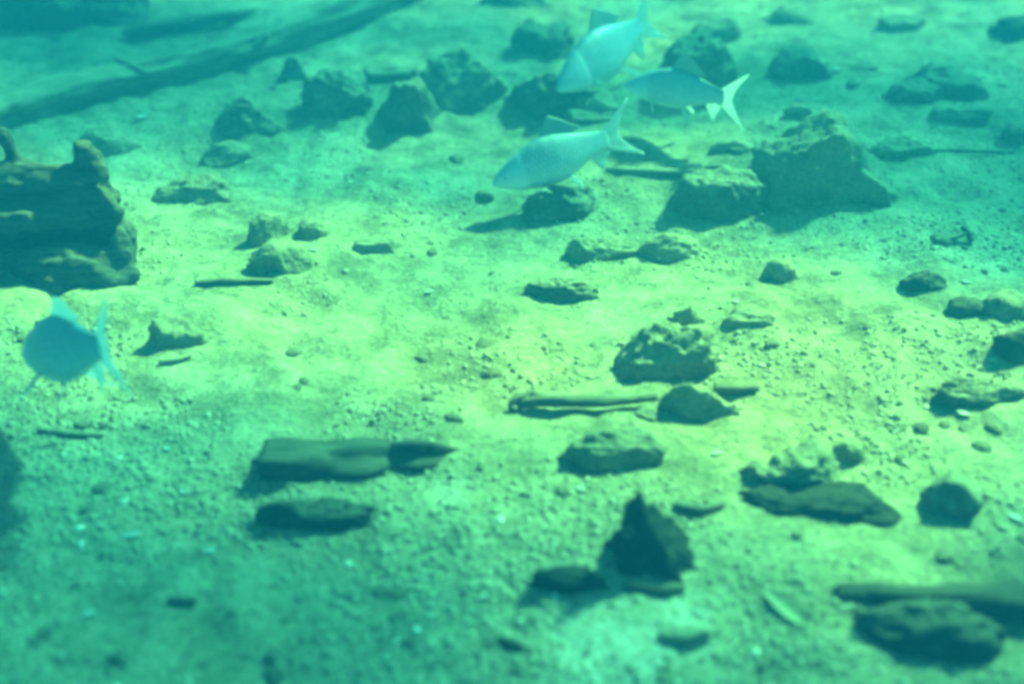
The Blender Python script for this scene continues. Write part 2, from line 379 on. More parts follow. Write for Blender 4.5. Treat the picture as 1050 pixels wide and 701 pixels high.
BOULDER = ((-.9, -.3, .30, .80), (-.15, -1, .30, .62), (.72, -.1, .75, .52), (-.40, 0, .95, .62), (0, 1, .4, .7))
SPLIT = ((-.8, -.2, .55, .60), (.9, -.2, .45, .62), (0, -1, .35, .66), (.2, 0, 1, .8), (-.2, .1, 1, .75))
LEDGE = ((0, -1, .12, .50), (0, .1, 1, .62), (.7, -.4, .6, .72), (-.7, -.5, .5, .75))
RAGGED = ((.8, -.1, .75, .48), (-.7, -.2, .75, .55), (0, -1, .5, .55), (.1, .8, .6, .6))
POINTED = ((.74, -.12, .66, .36), (-.97, -.1, .22, .52), (0, -1, .42, .45), (-.3, .9, .5, .5))
D_, P_, B_, M_ = M_ROCK, M_ROCKP, M_ROCKD, M_ROCKM
ROCKS = [
 # name, cx, top, bot, w, style, material, label, seed
 ('rock', 113, 128, 162, 66, 'round', P_, 'low pale silted rock between the sunken trunk and the driftwood stump', 1),
 ('rock', 252, 98, 142, 74, 'peak', D_, 'dark pointed rock standing alone below the sunken trunk', 2),
 ('rock', 237, 144, 178, 66, 'round', D_, 'rounded grey rock just in front of the lone dark pointed rock', 3),
 ('rock', 199, 177, 216, 88, 'slab', M_, 'wide low mossy rock nearest the knobbly top of the stump', 4),
 ('rock', 302, 57, 86, 36, 'peak', D_, 'small pointed rock at the upper end of the rock row', 5),
 ('rock', 342, 68, 129, 84, 'block', D_, 'large dark rock starting the row beyond the bare sand', 6),
 ('rock', 402, 66, 90, 62, 'slab', D_, 'flat grey rock wedged behind the split pale edged rock', 7),
 ('rock', 420, 79, 137, 70, SPLIT, D_, 'split rock with pale sunlit edges between two large dark rocks', 8),
 ('rock', 474, 49, 118, 96, 'block', D_, 'biggest blocky rock in the row with a sloping sandy top', 9),
 ('rock', 557, 19, 63, 76, 'block', D_, 'square dark rock lying beyond the row of rocks', 10),
 ('rock', 561, 74, 123, 90, 'block', D_, 'dark rock with a flat sandy top beside the biggest block', 12),
 ('rock', 617, 92, 124, 56, 'slab', P_, 'pale sandy rock under the upper pale fish', 13),
 ('rock', 605, 116, 134, 66, 'slab', D_, 'dark low ledge of rock above the middle fish', 14),
 ('rock', 714, 30, 104, 86, 'round', D_, 'tall rounded rock behind the bluish fish', 15),
 ('rock', 820, 46, 84, 68, 'block', D_, 'neat five sided grey rock lying alone on far sand', 16),
 ('rock', 936, 80, 110, 64, 'round', D_, 'pale domed rock in front of a larger flat dark rock', 17),
 ('rock', 965, 64, 108, 100, 'slab', D_, 'large flat dark rock behind the pale domed rock', 18),
 ('boulder', 846, 110, 212, 152, BOULDER, M_, 'huge slope sided boulder, the largest stone on the riverbed', 36),
 ('rock', 823, 106, 130, 44, 'block', D_, 'small dark rock perched against the top of the huge boulder', 20),
 ('rock', 740, 168, 226, 106, 'round', D_, 'rough rounded rock leaning beside the huge boulder', 21),
 ('rock', 573, 184, 230, 76, 'block', D_, 'dark squarish rock directly beneath the middle fish', 22),
 ('rock', 276, 217, 256, 46, 'block', M_, 'knobbly rock behind the round rock of the small pair', 23),
 ('rock', 320, 225, 250, 34, 'round', M_, 'small flat rock tucked behind the small pair of rocks', 24),
 ('rock', 287, 244, 288, 66, 'round', M_, 'round mossy rock just above the thin dark stick', 25),
 ('rock', 181, 323, 358, 62, 'slab', M_, 'low sandy rock beyond the lone fish near the stump', 26),
 ('rock', 384, 244, 262, 52, 'slab', P_, 'faint low rock sunk in the bare sand past the mossy pair', 27),
 ('rock', 576, 283, 314, 84, 'round', D_, 'low speckled rock alone in mid sand', 28),
 ('rock', 618, 247, 272, 80, 'slab', P_, 'long sandy hump of rock behind the low speckled rock', 29),
 ('rock', 686, 238, 278, 76, 'round', P_, 'sand coated rock in front of the rough rounded rock', 30),
 ('rock', 800, 265, 294, 42, 'round', P_, 'small half buried rock below the huge boulder', 31),
 ('rock', 706, 314, 338, 36, 'block', M_, 'small lumpy rock just behind the rock with the clear shadow', 32),
 ('rock', 768, 314, 338, 56, 'slab', P_, 'flat sand coloured rock beside the small lumpy rock', 33),
 ('rock', 947, 277, 301, 52, 'round', B_, 'small black oval rock on open sand', 34),
 ('rock', 992, 302, 334, 48, 'round', B_, 'black rock with a tapered end next to a grey one', 35),
 ('rock', 1030, 296, 336, 60, 'round', D_, 'grey rock sitting behind the tapered black rock', 36),
 ('rock', 1038, 335, 371, 58, 'block', B_, 'black rock cut by the frame below the grey and black pair', 37),
 ('rock', 682, 330, 400, 112, 'block', M_, 'tilted sandy rock throwing a clear shadow to one side', 38),
 ('rock', 712, 392, 440, 122, 'block', M_, 'broken flat rock beneath the tilted sandy rock', 39),
 ('rock', 666, 412, 440, 40, 'block', D_, 'small dark rock at the end of the forked stick', 40),
 ('rock', 627, 438, 490, 114, 'slab', M_, 'flat topped mossy rock with a dark front edge', 41),
 ('rock', 837, 496, 538, 176, LEDGE, M_ROCKB, 'long black ledge under the ragged rock, wide and low', 42),  # bare black here stands in for the ragged rock's shadow
 ('rock', 816, 448, 512, 94, 'block', M_, 'ragged mossy rock sitting on the back of the long black ledge', 65),
 ('rock', 775, 470, 500, 46, 'block', M_, 'small crumbly rock beside the ragged mossy rock', 43),
 ('rock', 869, 450, 478, 36, 'round', M_, 'small grey rock just behind the ragged mossy rock', 44),
 ('rock', 976, 483, 538, 66, 'block', D_, 'angular grey rock standing between the long black ledge and the frame edge', 45),
 ('rock', 1003, 390, 422, 100, 'slab', D_, 'long low dark ledge of rock near the black rocks', 46),
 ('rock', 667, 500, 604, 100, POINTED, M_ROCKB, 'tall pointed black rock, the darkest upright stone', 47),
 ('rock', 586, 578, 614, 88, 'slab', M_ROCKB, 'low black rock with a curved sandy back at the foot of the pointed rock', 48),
 ('rock', 322, 511, 551, 124, 'slab', B_, 'long low dark rock below the cut log', 49),
 ('rock', 948, 612, 686, 168, 'round', B_, 'big rough black rock in front of the half buried driftwood', 151),
 ('rock', 1044, 124, 150, 40, 'round', D_, 'dark rock cut by the frame level with the huge boulder', 51),
 ('rock', 1040, 12, 48, 60, 'block', B_, 'black rock in the far corner cut by the frame', 52),
 ('rock', 925, 14, 34, 52, 'slab', P_, 'flat far rock behind the five sided grey rock', 53),
 ('rock', 806, 4, 32, 62, 'round', P_, 'pale far rock at the top edge of the riverbed view', 54),
 ('rock', 530, -12, 10, 76, 'slab', P_, 'dark far rock showing only its foot above the square dark rock', 55),
 ('rock', 735, 17, 40, 54, 'slab', P_, 'low far rock behind the tall rounded rock', 56),
 ('rock', 922, 140, 166, 76, 'slab', P_, 'sandy hump of rock at the sloping side of the huge boulder', 57),
 ('rock', 985, 112, 128, 70, 'slab', P_, 'faint low rock in front of the large flat dark rock', 58),
 ('rock', 752, 142, 162, 54, 'round', P_, 'low sandy rock behind the rough rounded rock', 59),
 ('rock', 884, 60, 76, 36, 'slab', P_, 'thin dark rock between the five sided and the flat dark rocks', 60),
 ('boulder', 58, -40, 30, 190, 'slab', D_, 'broad dark shelf of rock behind the sunken trunk', 62),
 ('rock', 700, 640, 668, 60, 'slab', P_, 'pale silted rock on the bright patch of near sand', 64),
]
for r_ in ROCKS:
    extra = dict(hmin=.09) if r_[8] == 42 else {}
    rock(*r_, **extra)

MOUNDS[:] = PLACED
v, q = sheet(axis(-2.4, 2.4, .0125, 60), axis(.8, 5.6, .0125, 60), ground_z)
tag(link('riverbed', npmesh('riverbed', v, q), M_SAND), kind='structure', label='silty sand riverbed strewn with grit and pebbles')

# scattered small stones, each one a thing
rng = random.Random(7)
stone_protos = []
for s in range(8):
    v, f = rock_shape(('round', 'block', 'slab')[s % 3], 200 + s, 3); v[:, 2] = np.where(v[:, 2] < 0, v[:, 2] * .5, v[:, 2] * .42)
    me = npmesh('small_stone', v, f); me.materials.append((M_ROCK, M_ROCKM, M_ROCKP, M_ROCKP)[s % 4]); me.polygons.foreach_set('use_smooth', np.ones(len(me.polygons), bool)); stone_protos.append(me)
n_st = 0; STONES = []
while n_st < 90:
    px, py = rng.uniform(-10, 1060), rng.uniform(0, 700) ** 1.0
    if rng.random() > .35 + .65 * py / 700: continue
    if any(abs(px - r_[1]) < r_[4] * .6 and r_[2] - 6 < py < r_[3] + 8 for r_ in ROCKS): continue
    if px < 160 and 160 < py < 310: continue
    p = at(px, py); s = rng.choice((.016, .02, .025, .03, .04)) * rng.uniform(.8, 1.3)
    o = bpy.data.objects.new('small_stone', rng.choice(stone_protos)); C.objects.link(o)
    o.location = (p.x, p.y, p.z - .05 * s); o.scale = (s * 1.2, s, s * rng.uniform(.7, 1.1)); o.rotation_euler = (0, 0, rng.uniform(0, 6.28))
    STONES.append((o, p)); n_st += 1

LAND = [(367, 470, 'the cut log'), (665, 560, 'the tall pointed black rock'), (837, 520, 'the long black ledge'), (627, 470, 'the flat topped mossy rock'), (682, 370, 'the tilted sandy rock'),
        (590, 412, 'the forked stick'), (846, 180, 'the huge boulder'), (474, 90, 'the biggest blocky rock of the row'), (200, 70, 'the long sunken trunk'), (130, 285, 'the driftwood stump'),
        (287, 270, 'the round mossy rock'), (940, 660, 'the big rough black rock'), (976, 515, 'the angular grey rock'), (947, 290, 'the small black oval rock'), (820, 68, 'the five sided grey rock'),
        (135, 550, 'the longest shell sliver'), (322, 532, 'the long low dark rock'), (576, 300, 'the low speckled rock'), (573, 212, 'the rock beneath the middle fish'), (199, 200, 'the wide low mossy rock'),
        (965, 90, 'the large flat dark rock'), (525, 661, 'the black curved twig'), (806, 626, 'the dead leaf'), (181, 345, 'the rock by the lone left fish'), (1003, 408, 'the long low dark ledge of rock'), (92, 630, 'the stubby shell sliver')]
LP = [at(a_, b_) for a_, b_, _ in LAND]; by = {}
for o, p in STONES:
    j = min(range(len(LAND)), key=lambda k_: (LP[k_] - p).length); tone_ = {M_ROCK.name: 'grey', M_ROCKM.name: 'greenish', M_ROCKP.name: 'pale'}[o.data.materials[0].name]
    by.setdefault((j, tone_), []).append(((LP[j] - p).length, o))
ORD = ['nearest', 'second nearest', 'third nearest', 'fourth nearest', 'fifth nearest', 'sixth nearest', 'seventh nearest', 'eighth nearest', 'ninth nearest', 'tenth nearest', 'eleventh nearest', 'twelfth nearest']
for (j, tone_), lst in by.items():
    for k_, (_, o) in enumerate(sorted(lst, key=lambda e_: e_[0])):
        tag(o, 'small loose %s stone, %s to %s' % (tone_, ORD[min(k_, 11)], LAND[j][2]), 'stone', 'small stones scattered over the riverbed')

# gravel: uncountable grit lying on the bed
g = np.random.RandomState(5); n = 40000
gx, gy = [], []
px = g.uniform(-60, 1110, n * 2); py = -20 + 760 * g.uniform(0, 1, n * 2) ** .8
e0 = R(PITCH) + np.arctan((py - 350.5) / FPX)
dep = CAM_H / (math.sin(R(PITCH)) + (py - 350.5) / FPX * math.cos(R(PITCH)))
gx = (px - 525) / FPX * dep; gy = dep * (math.cos(R(PITCH)) - (py - 350.5) / FPX * math.sin(R(PITCH)))
clump = vnoise(np.stack([gx * 4, gy * 4, 0 * gx], 1), 77); keep = g.uniform(0, 1, n * 2) < .48 + .9 * clump + .35 * vnoise(np.stack([gx * 1.3, gy * 1.3, 0 * gx], 1), 78)
for a_, b_, r_ in PALE_SPOTS:
    q_ = at(a_, b_); keep &= (np.hypot(gx - q_.x, gy - q_.y) > r_ * .6) | (g.uniform(0, 1, len(gx)) < .6)
gx, gy = gx[keep][:n], gy[keep][:n]; n = len(gx); gz_ = ground_z(gx, gy)
iv, jf = ico(1)
size = .0017 + .0062 * g.uniform(0, 1, n) ** 5.0
sc_ = size[:, None] * g.uniform(.65, 1.35, (n, 3)) * np.array([1.15, 1.0, .75])
th = g.uniform(0, 6.28, n)
L = iv[None] * sc_[:, None, :] * g.uniform(.8, 1.15, (n, len(iv), 1))
x = L[..., 0] * np.cos(th)[:, None] - L[..., 1] * np.sin(th)[:, None] + gx[:, None]
y = L[..., 0] * np.sin(th)[:, None] + L[..., 1] * np.cos(th)[:, None] + gy[:, None]
z = L[..., 2] + (gz_ + size * .15)[:, None]
v = np.stack([x, y, z], -1).reshape(-1, 3); f = (jf[None] + (np.arange(n) * len(iv))[:, None, None]).reshape(-1, 3)
me = npmesh('gravel', v, f)
tone = np.clip(g.normal(.66, .15, n), 0, .93); tone[g.uniform(0, 1, n) < .006] = 1.0
at_ = me.attributes.new('tone', 'FLOAT', 'POINT'); at_.data.foreach_set('value', np.repeat(tone, len(iv)).astype(np.float32))
tag(link('gravel', me, M_GRAVEL), kind='stuff', label='fine grit and tiny pebbles covering the riverbed')

# ------------------------------------------------------------------ wood: tubes along a path
def tube(path, rad, seed, ns=14, step=.02, rough=.12, flat=1.0, capflat=True):
    P = [Vector(p) for p in path]; Lk = [0]
    for a, b in zip(P, P[1:]): Lk.append(Lk[-1] + (b - a).length)
    n = max(6, int(Lk[-1] / step)); T = np.linspace(0, Lk[-1], n)
    pts = np.stack([np.interp(T, Lk, [p[k] for p in P]) for k in range(3)], 1); rr = np.interp(T, Lk, rad)
    for _ in range(2): pts[1:-1] = .5 * pts[1:-1] + .25 * (pts[:-2] + pts[2:])
    vs, fs = [], []
    for i in range(n):
        t = pts[min(i + 1, n - 1)] - pts[max(i - 1, 0)]; t = Vector(t).normalized(); s = t.cross(Vector((0, 0, 1))).normalized(); u = s.cross(t)
        for j in range(ns):
            a = 2 * math.pi * j / ns; vs.append(Vector(pts[i]) + (s * math.cos(a) + u * math.sin(a) * flat) * rr[i])
    vs = np.array([tuple(p) for p in vs]); ctr = np.repeat(pts, ns, 0); d = vs - ctr; L = np.linalg.norm(d, axis=1)[:, None] + 1e-9
    th = np.tile(np.arange(ns) * 2 * math.pi / ns, n); tt = np.repeat(T, ns); r0 = np.repeat(rr, ns)
    q = np.stack([np.cos(th) * 1.6, np.sin(th) * 1.6, tt / max(.05, rr.max() * 3)], 1)
    k = 1 + rough * 1.6 * fbm(q, 3, seed) + rough * .8 * fbm(q * np.array([3, 3, .6]) + 9, 2, seed + 3) - rough * .7 * np.abs(fbm(q * np.array([5, 5, .9]) + 4, 3, seed + 6))
    vs = ctr + d * k[:, None]
    for i in range(n - 1):
        for j in range(ns): fs.append((i * ns + j, i * ns + (j + 1) % ns, (i + 1) * ns + (j + 1) % ns, (i + 1) * ns + j))
    vs = list(map(tuple, vs)); a0 = len(vs); vs.append(tuple(pts[0])); vs.append(tuple(pts[-1]))
    for j in range(ns):
        fs.append((a0, (j + 1) % ns, j)); fs.append((a0 + 1, (n - 1) * ns + j, (n - 1) * ns + (j + 1) % ns))
    return vs, fs
def tubes_mesh(name, lst, origin):
    V, F = [], []
    for vs, fs in lst:
        b = len(V); V += [(p[0] - origin.x, p[1] - origin.y, p[2] - origin.z) for p in vs]; F += [tuple(i + b for i in f) for f in fs]
    return pymesh(name, V, F)
def wood(name, branches, m, label, cat, seed, rough=.12, flat=1.0, group=None):
    """branches: lists of (px, py, height of the axis above the bed, radius)"""
    lst, org = [], None
    for k, br in enumerate(branches):
        pts = [at(a, b, h) for a, b, h, r in br]; rad = [r for *_, r in br]
        if org is None: org = pts[0].copy()
        lst.append(tube(pts, rad, seed + k, rough=rough, flat=flat, ns=30 if max(rad) > .03 else 12, step=max(.005, min(.02, min(rad) * .5))))
    mid = org; me = tubes_mesh(name, lst, mid)
    # the grain runs along the piece: turn the mesh so that its long axis is local X
    a, b = at(*branches[0][0][:2]), at(*branches[0][-1][:2]); yaw = math.atan2(b.y - a.y, b.x - a.x)
    me.transform(Matrix.Rotation(-yaw, 4, 'Z'))
    o = link(name, me, m); o.location = mid; o.rotation_euler = (0, 0, yaw)
    return tag(o, label, cat, group)

wood('sunken_trunk', [[(-60, 138, .03, .062), (0, 117, .03, .062), (50, 99, .03, .062), (130, 82, .035, .06), (200, 66, .04, .06), (233, 55, .04, .058), (300, 35, .045, .055), (370, 8, .045, .055), (450, -26, .05, .055)],
                       [(150, 78, .06, .022), (132, 66, .09, .016), (118, 60, .10, .008)], [(262, 50, .06, .02), (276, 36, .10, .012)]], M_WOODP,
     'long sunken tree trunk with a pale sandy top crossing the far corner', 'trunk', 31, .2)
wood('fallen_branch', [[(126, 34, .02, .012), (150, 30, .025, .03), (200, 22, .03, .028), (240, 15, .03, .02), (262, 11, .02, .008)]], M_WOOD,
     'short dark branch lying behind the long sunken trunk', 'branch', 32)
wood('cut_log', [[(270, 476, .004, .050), (295, 476, .004, .053), (335, 475, .000, .044), (372, 473, .004, .050), (402, 470, -.006, .040), (430, 469, .002, .044), (455, 467, -.010, .030), (468, 466, -.018, .018)]], M_LOG,
     'thick dark log with a square cut end half sunk in sand', 'log', 133, .22, .95)
wood('stick', [[(200, 290, .006, .006), (230, 287, .01, .009), (280, 288, .004, .006)]], M_WOOD, 'thin dark stick below the round mossy rock', 'stick', 34)
wood('stick', [[(40, 440, .004, .005), (70, 445, .006, .007), (106, 446, .004, .004)]], M_WOOD, 'thin curved stick under the lone fish near the stump', 'stick', 35)
wood('stick', [[(163, 371, .006, .005), (180, 369, .008, .006), (196, 364, .006, .004)]], M_WOODP, 'short pale stick beside the low sandy rock', 'stick', 36)
wood('forked_stick', [[(530, 413, .018, .012), (570, 411, .022, .015), (620, 411, .024, .014), (672, 406, .02, .011)],
                      [(560, 410, .02, .010), (545, 404, .03, .010), (530, 408, .03, .010), (523, 416, .014, .010), (530, 421, .006, .008)]], M_WOOD,
     'forked stick with a looped end lying by the tilted rock', 'stick', 37)
wood('stick', [[(622, 174, .003, .009), (660, 176, .006, .012), (700, 177, .006, .011), (742, 170, .004, .007)]], M_WOODP, 'long pale stick behind the tail of the middle fish', 'stick', 38)
wood('stick', [[(732, 398, .012, .014), (752, 398, .015, .015), (776, 397, .01, .010)]], M_WOOD, 'short thick stick beside the tilted sandy rock', 'stick', 39)
wood('stick', [[(936, 156, .002, .006), (980, 154, .004, .008), (1040, 153, .002, .006)]], M_WOODP, 'straight pale stick half buried past the huge boulder', 'stick', 40)
wood('stick', [[(692, 517, .008, .008), (716, 523, .012, .012), (742, 516, .008, .006)]], M_WOOD, 'stubby stick behind the tall pointed black rock', 'stick', 41)
wood('twig', [[(958, 246, .01, .006), (978, 244, .012, .007), (992, 238, .022, .006)], [(986, 232, .03, .008), (994, 239, .02, .008), (996, 248, .006, .007)]], M_WOOD, 'bent dark twig poking up from the far sand', 'twig', 42)
wood('twig', [[(172, 615, .004, .006), (186, 616, .006, .008), (200, 616, .004, .005)]], M_WOODD, 'short black twig on dim gravel', 'twig', 43)
wood('twig', [[(508, 657, .004, .006), (525, 661, .008, .011), (546, 669, .004, .004)]], M_WOODD, 'black curved twig near the pale patch of sand', 'twig', 44)
wood('driftwood_log', [[(858, 605, .004, .010), (900, 607, .012, .018), (960, 613, .014, .022), (1010, 614, .018, .032), (1080, 616, .02, .036)]], M_WOODD,
     'half buried black driftwood running out past the frame', 'driftwood', 45, .14, .8)
wood('stick', [[(700, 604, .004, .007), (680, 606, .008, .009), (640, 600, .008, .007)]], M_WOODD, 'thin dark stick under the foot of the pointed rock', 'stick', 46)

# ------------------------------------------------------------------ driftwood stump (implicit surface meshed with surface nets)
def surface_nets(F, lo, h):
    nx, ny, nz = F.shape; S = F < 0
    c = [(i, j, k) for i in (0, 1) for j in (0, 1) for k in (0, 1)]
    A = np.stack([S[i:nx - 1 + i, j:ny - 1 + j, k:nz - 1 + k] for i, j, k in c], 0); act = A.any(0) & ~A.all(0)
    idx = -np.ones(act.shape, int); cells = np.argwhere(act); idx[act] = np.arange(len(cells))
    acc = np.zeros((len(cells), 3)); cnt = np.zeros(len(cells))
    V = [F[cells[:, 0] + i, cells[:, 1] + j, cells[:, 2] + k] for i, j, k in c]
    for a in range(8):
        for b in range(a + 1, 8):
            if sum(abs(p - q_) for p, q_ in zip(c[a], c[b])) != 1: continue
            fa, fb = V[a], V[b]; m = (fa < 0) != (fb < 0); t = np.where(m, fa / np.where(m, fa - fb, 1), 0)
            pa, pb = np.array(c[a], float), np.array(c[b], float)
            acc += np.where(m[:, None], pa + t[:, None] * (pb - pa), 0); cnt += m
    P = lo + h * (cells + acc / cnt[:, None]); Q = []
    for ax in range(3):
        u, w = [(1, 2), (2, 0), (0, 1)][ax]
        sl0 = [slice(None)] * 3; sl1 = [slice(None)] * 3; sl0[ax] = slice(0, -1); sl1[ax] = slice(1, None)
        s0, s1 = S[tuple(sl0)], S[tuple(sl1)]; E = np.argwhere(s0 != s1)
        E = E[(E[:, u] > 0) & (E[:, w] > 0) & (E[:, u] < F.shape[u] - 1) & (E[:, w] < F.shape[w] - 1)]
        du = np.zeros(3, int); du[u] = 1; dw = np.zeros(3, int); dw[w] = 1
        quad = np.stack([idx[tuple((E - du - dw).T)], idx[tuple((E - dw).T)], idx[tuple(E.T)], idx[tuple((E - du).T)]], 1)
        ins = s0[tuple(E.T)]; quad[~ins] = quad[~ins][:, ::-1]; Q.append(quad)
    return P, np.concatenate(Q)
def sd_ell(p, c, r): 
    q = (p - np.array(c)) / np.array(r); k = np.linalg.norm(q, axis=-1); return (k - 1) * min(r)
def sd_cap(p, a, b, ra, rb):
    a, b = np.array(a), np.array(b); ba = b - a; t = np.clip(((p - a) @ ba) / (ba @ ba), 0, 1); return np.linalg.norm(p - a - t[..., None] * ba, axis=-1) - (ra + (rb - ra) * t)
def smin(a, b, k):
    h = np.clip(.5 + .5 * (b - a) / k, 0, 1); return b * (1 - h) + a * h - k * h * (1 - h)
def smax(a, b, k): return -smin(-a, -b, k)
def build_stump():
    o0 = at(140, 296); h = .0075
    lo = np.array([-.62, -.06, -.06]); n = (np.array([.72, .62, .46]) / h).astype(int)
    G = np.stack(np.meshgrid(*[lo[k] + h * np.arange(n[k]) for k in range(3)], indexing='ij'), -1); p = G.reshape(-1, 3)
    warp = np.stack([fbm(p * np.array([4, 9, 9]), 3, s) for s in (61, 62, 63)], 1) * .014
    w = p + warp
    # lower lobe: a broken shell of wood, hollow towards the camera
    low = sd_ell(w, (-.29, .13, .035), (.265, .16, .135))
    cav = sd_ell(w, (-.29, .05, .03), (.235, .165, .100))
    lobe = smax(smax(low, -cav, .015), .080 - w[:, 1] + .35 * (w[:, 0] + .2) * (w[:, 0] > -.2), .015)
    tongue = smin(sd_ell(w, (-.19, .07, -.005), (.17, .085, .085)), sd_cap(w, (-.30, .05, .0), (-.40, .06, .085), .018, .026), .03)
    tongue = smax(tongue, -sd_ell(w, (-.41, .0, .01), (.13, .09, .06)), .02)
    lip = smin(sd_cap(w, (-.12, .19, .135), (-.05, .10, .075), .022, .016), sd_cap(w, (-.05, .10, .075), (.0, .05, .0), .018, .010), .02)
    f = smin(smin(lobe, tongue, .015), lip, .02)
    # upper part: a standing wall of torn wood with two knobs
    W2 = w + np.array([0, .075, -.03])
    up = sd_cap(W2 * np.array([1, 1.5, .78]), (-.60, .42, .09), (-.15, .37, .10), .10, .078)
    up = smin(up, sd_cap(W2, (-.135, .26, .17), (-.12, .26, .262), .036, .028), .02)
    up = smin(up, sd_cap(W2, (-.11, .25, .22), (-.045, .19, .12), .026, .020), .02)
    up = smin(up, sd_cap(W2, (-.315, .29, .21), (-.325, .29, .275), .026, .018), .02)
    up = smax(up, -sd_cap(W2, (-.28, .15, .20), (-.13, .16, .19), .050, .035), .02)
    up = smax(up, -sd_ell(W2, (-.50, .16, .13), (.15, .15, .13)), .02)
    f = smin(f, up, .02)
    f = f + .007 * np.abs(fbm(p * np.array([14, 26, 26]), 3, 71)) + .012 * fbm(p * 15, 3, 75)
    P, Q = surface_nets(f.reshape(n), lo, h)
    o = link('driftwood_stump', npmesh('driftwood_stump', P, Q), M_STUMP); o.location = o0
    tag(o, 'large hollow driftwood stump with two knobs, cut by the frame', 'stump')
build_stump()

# ------------------------------------------------------------------ shells, leaves
def sliver(px, py, ang, ln, wd, m, name, label, cat, curl=.25, group=None):
    """a thin curved blade with thickness: leaf or shell fragment"""
    n, k = 12, 5; V, F = [], []
    if cat == 'shell': ln, wd = ln * .8, wd * .75
    for side in (1, -1):
        for i in range(n + 1):
            t = i / n; w = wd * math.sin(math.pi * (t * .92 + .04)) ** .7
            for j in range(k):
                s = j / (k - 1) * 2 - 1
                V.append(((t - .5) * ln, s * w * .5, curl * ln * (.25 - (t - .5) ** 2) * .6 + curl * wd * (s * s) * .5 + side * .0012))
    m_ = (n + 1) * k
    for i in range(n):
        for j in range(k - 1):
            a = i * k + j; F.append((a, a + k, a + k + 1, a + 1)); F.append((m_ + a, m_ + a + 1, m_ + a + k + 1, m_ + a + k))
    rim = [i * k for i in range(n + 1)] + [n * k + j for j in range(1, k)] + [i * k + k - 1 for i in range(n - 1, -1, -1)] + [j for j in range(k - 2, 0, -1)]
    for a, b in zip(rim, rim[1:] + rim[:1]): F.append((a, b, b + m_, a + m_))
    o = link(name, pymesh(name, V, F), m); p = at(px, py); o.location = (p.x, p.y, p.z + .004); o.rotation_euler = (R(8), R(-4), R(ang)); tag(o, label, cat, group); return o
sliver(135, 550, 14, .062, .011, M_SHELL, 'shell_fragment', 'longest white curved shell sliver lying on dim gravel', 'shell', .25)
sliver(92, 630, 18, .03, .012, M_SHELL, 'shell_fragment', 'stubby white shell sliver nearer the dark frame corner', 'shell')
sliver(217, 565, 0, .022, .016, M_SHELL, 'shell_fragment', 'small round white shell chip near the long dark rock', 'shell')
sliver(188, 505, -40, .022, .010, M_SHELL, 'shell_fragment', 'white shell chip between the long sliver and the cut log', 'shell')
sliver(172, 461, -30, .02, .012, M_SHELL, 'shell_fragment', 'tiny white shell chip beside the thin curved stick', 'shell')
sliver(596, 502, -35, .026, .014, M_SHELL, 'shell_fragment', 'white shell chip between flat topped and pointed rocks', 'shell')
sliver(440, 300, 10, .026, .014, M_SHELL, 'shell_fragment', 'bright shell chip on bare mid sand', 'shell')
sliver(755, 310, -30, .026, .014, M_SHELL, 'shell_fragment', 'bright shell chip just beyond the flat sand coloured rock', 'shell')
sliver(990, 290, -30, .032, .014, M_SHELL, 'shell_fragment', 'bright shell chip beside the small black oval rock', 'shell')
sliver(988, 425, -30, .036, .016, M_SHELL, 'shell_fragment', 'white shell chip under the long low dark ledge', 'shell')
sliver(1040, 531, -35, .034, .016, M_SHELL, 'shell_fragment', 'white shell chip past the angular grey rock', 'shell')
sliver(718, 629, -35, .026, .012, M_SHELL, 'shell_fragment', 'white shell chip on near sand below the pointed rock', 'shell')
sliver(735, 465, 10, .03, .014, M_SHELL, 'shell_fragment', 'white shell chip behind the crumbly rock', 'shell')
sliver(322, 257, -10, .03, .014, M_SHELL, 'shell_fragment', 'white shell chip by the round mossy rock', 'shell')
sliver(857, 72, 0, .04, .026, M_SHELL, 'shell_fragment', 'white shell chip against the five sided grey rock', 'shell')
sliver(146, 121, 0, .045, .03, M_SHELL, 'shell_fragment', 'white shell chip beyond the low pale silted rock', 'shell')
sliver(806, 626, -58, .095, .028, M_LEAF, 'dead_leaf', 'narrow pale dead leaf standing out on the near sand', 'leaf', .15)

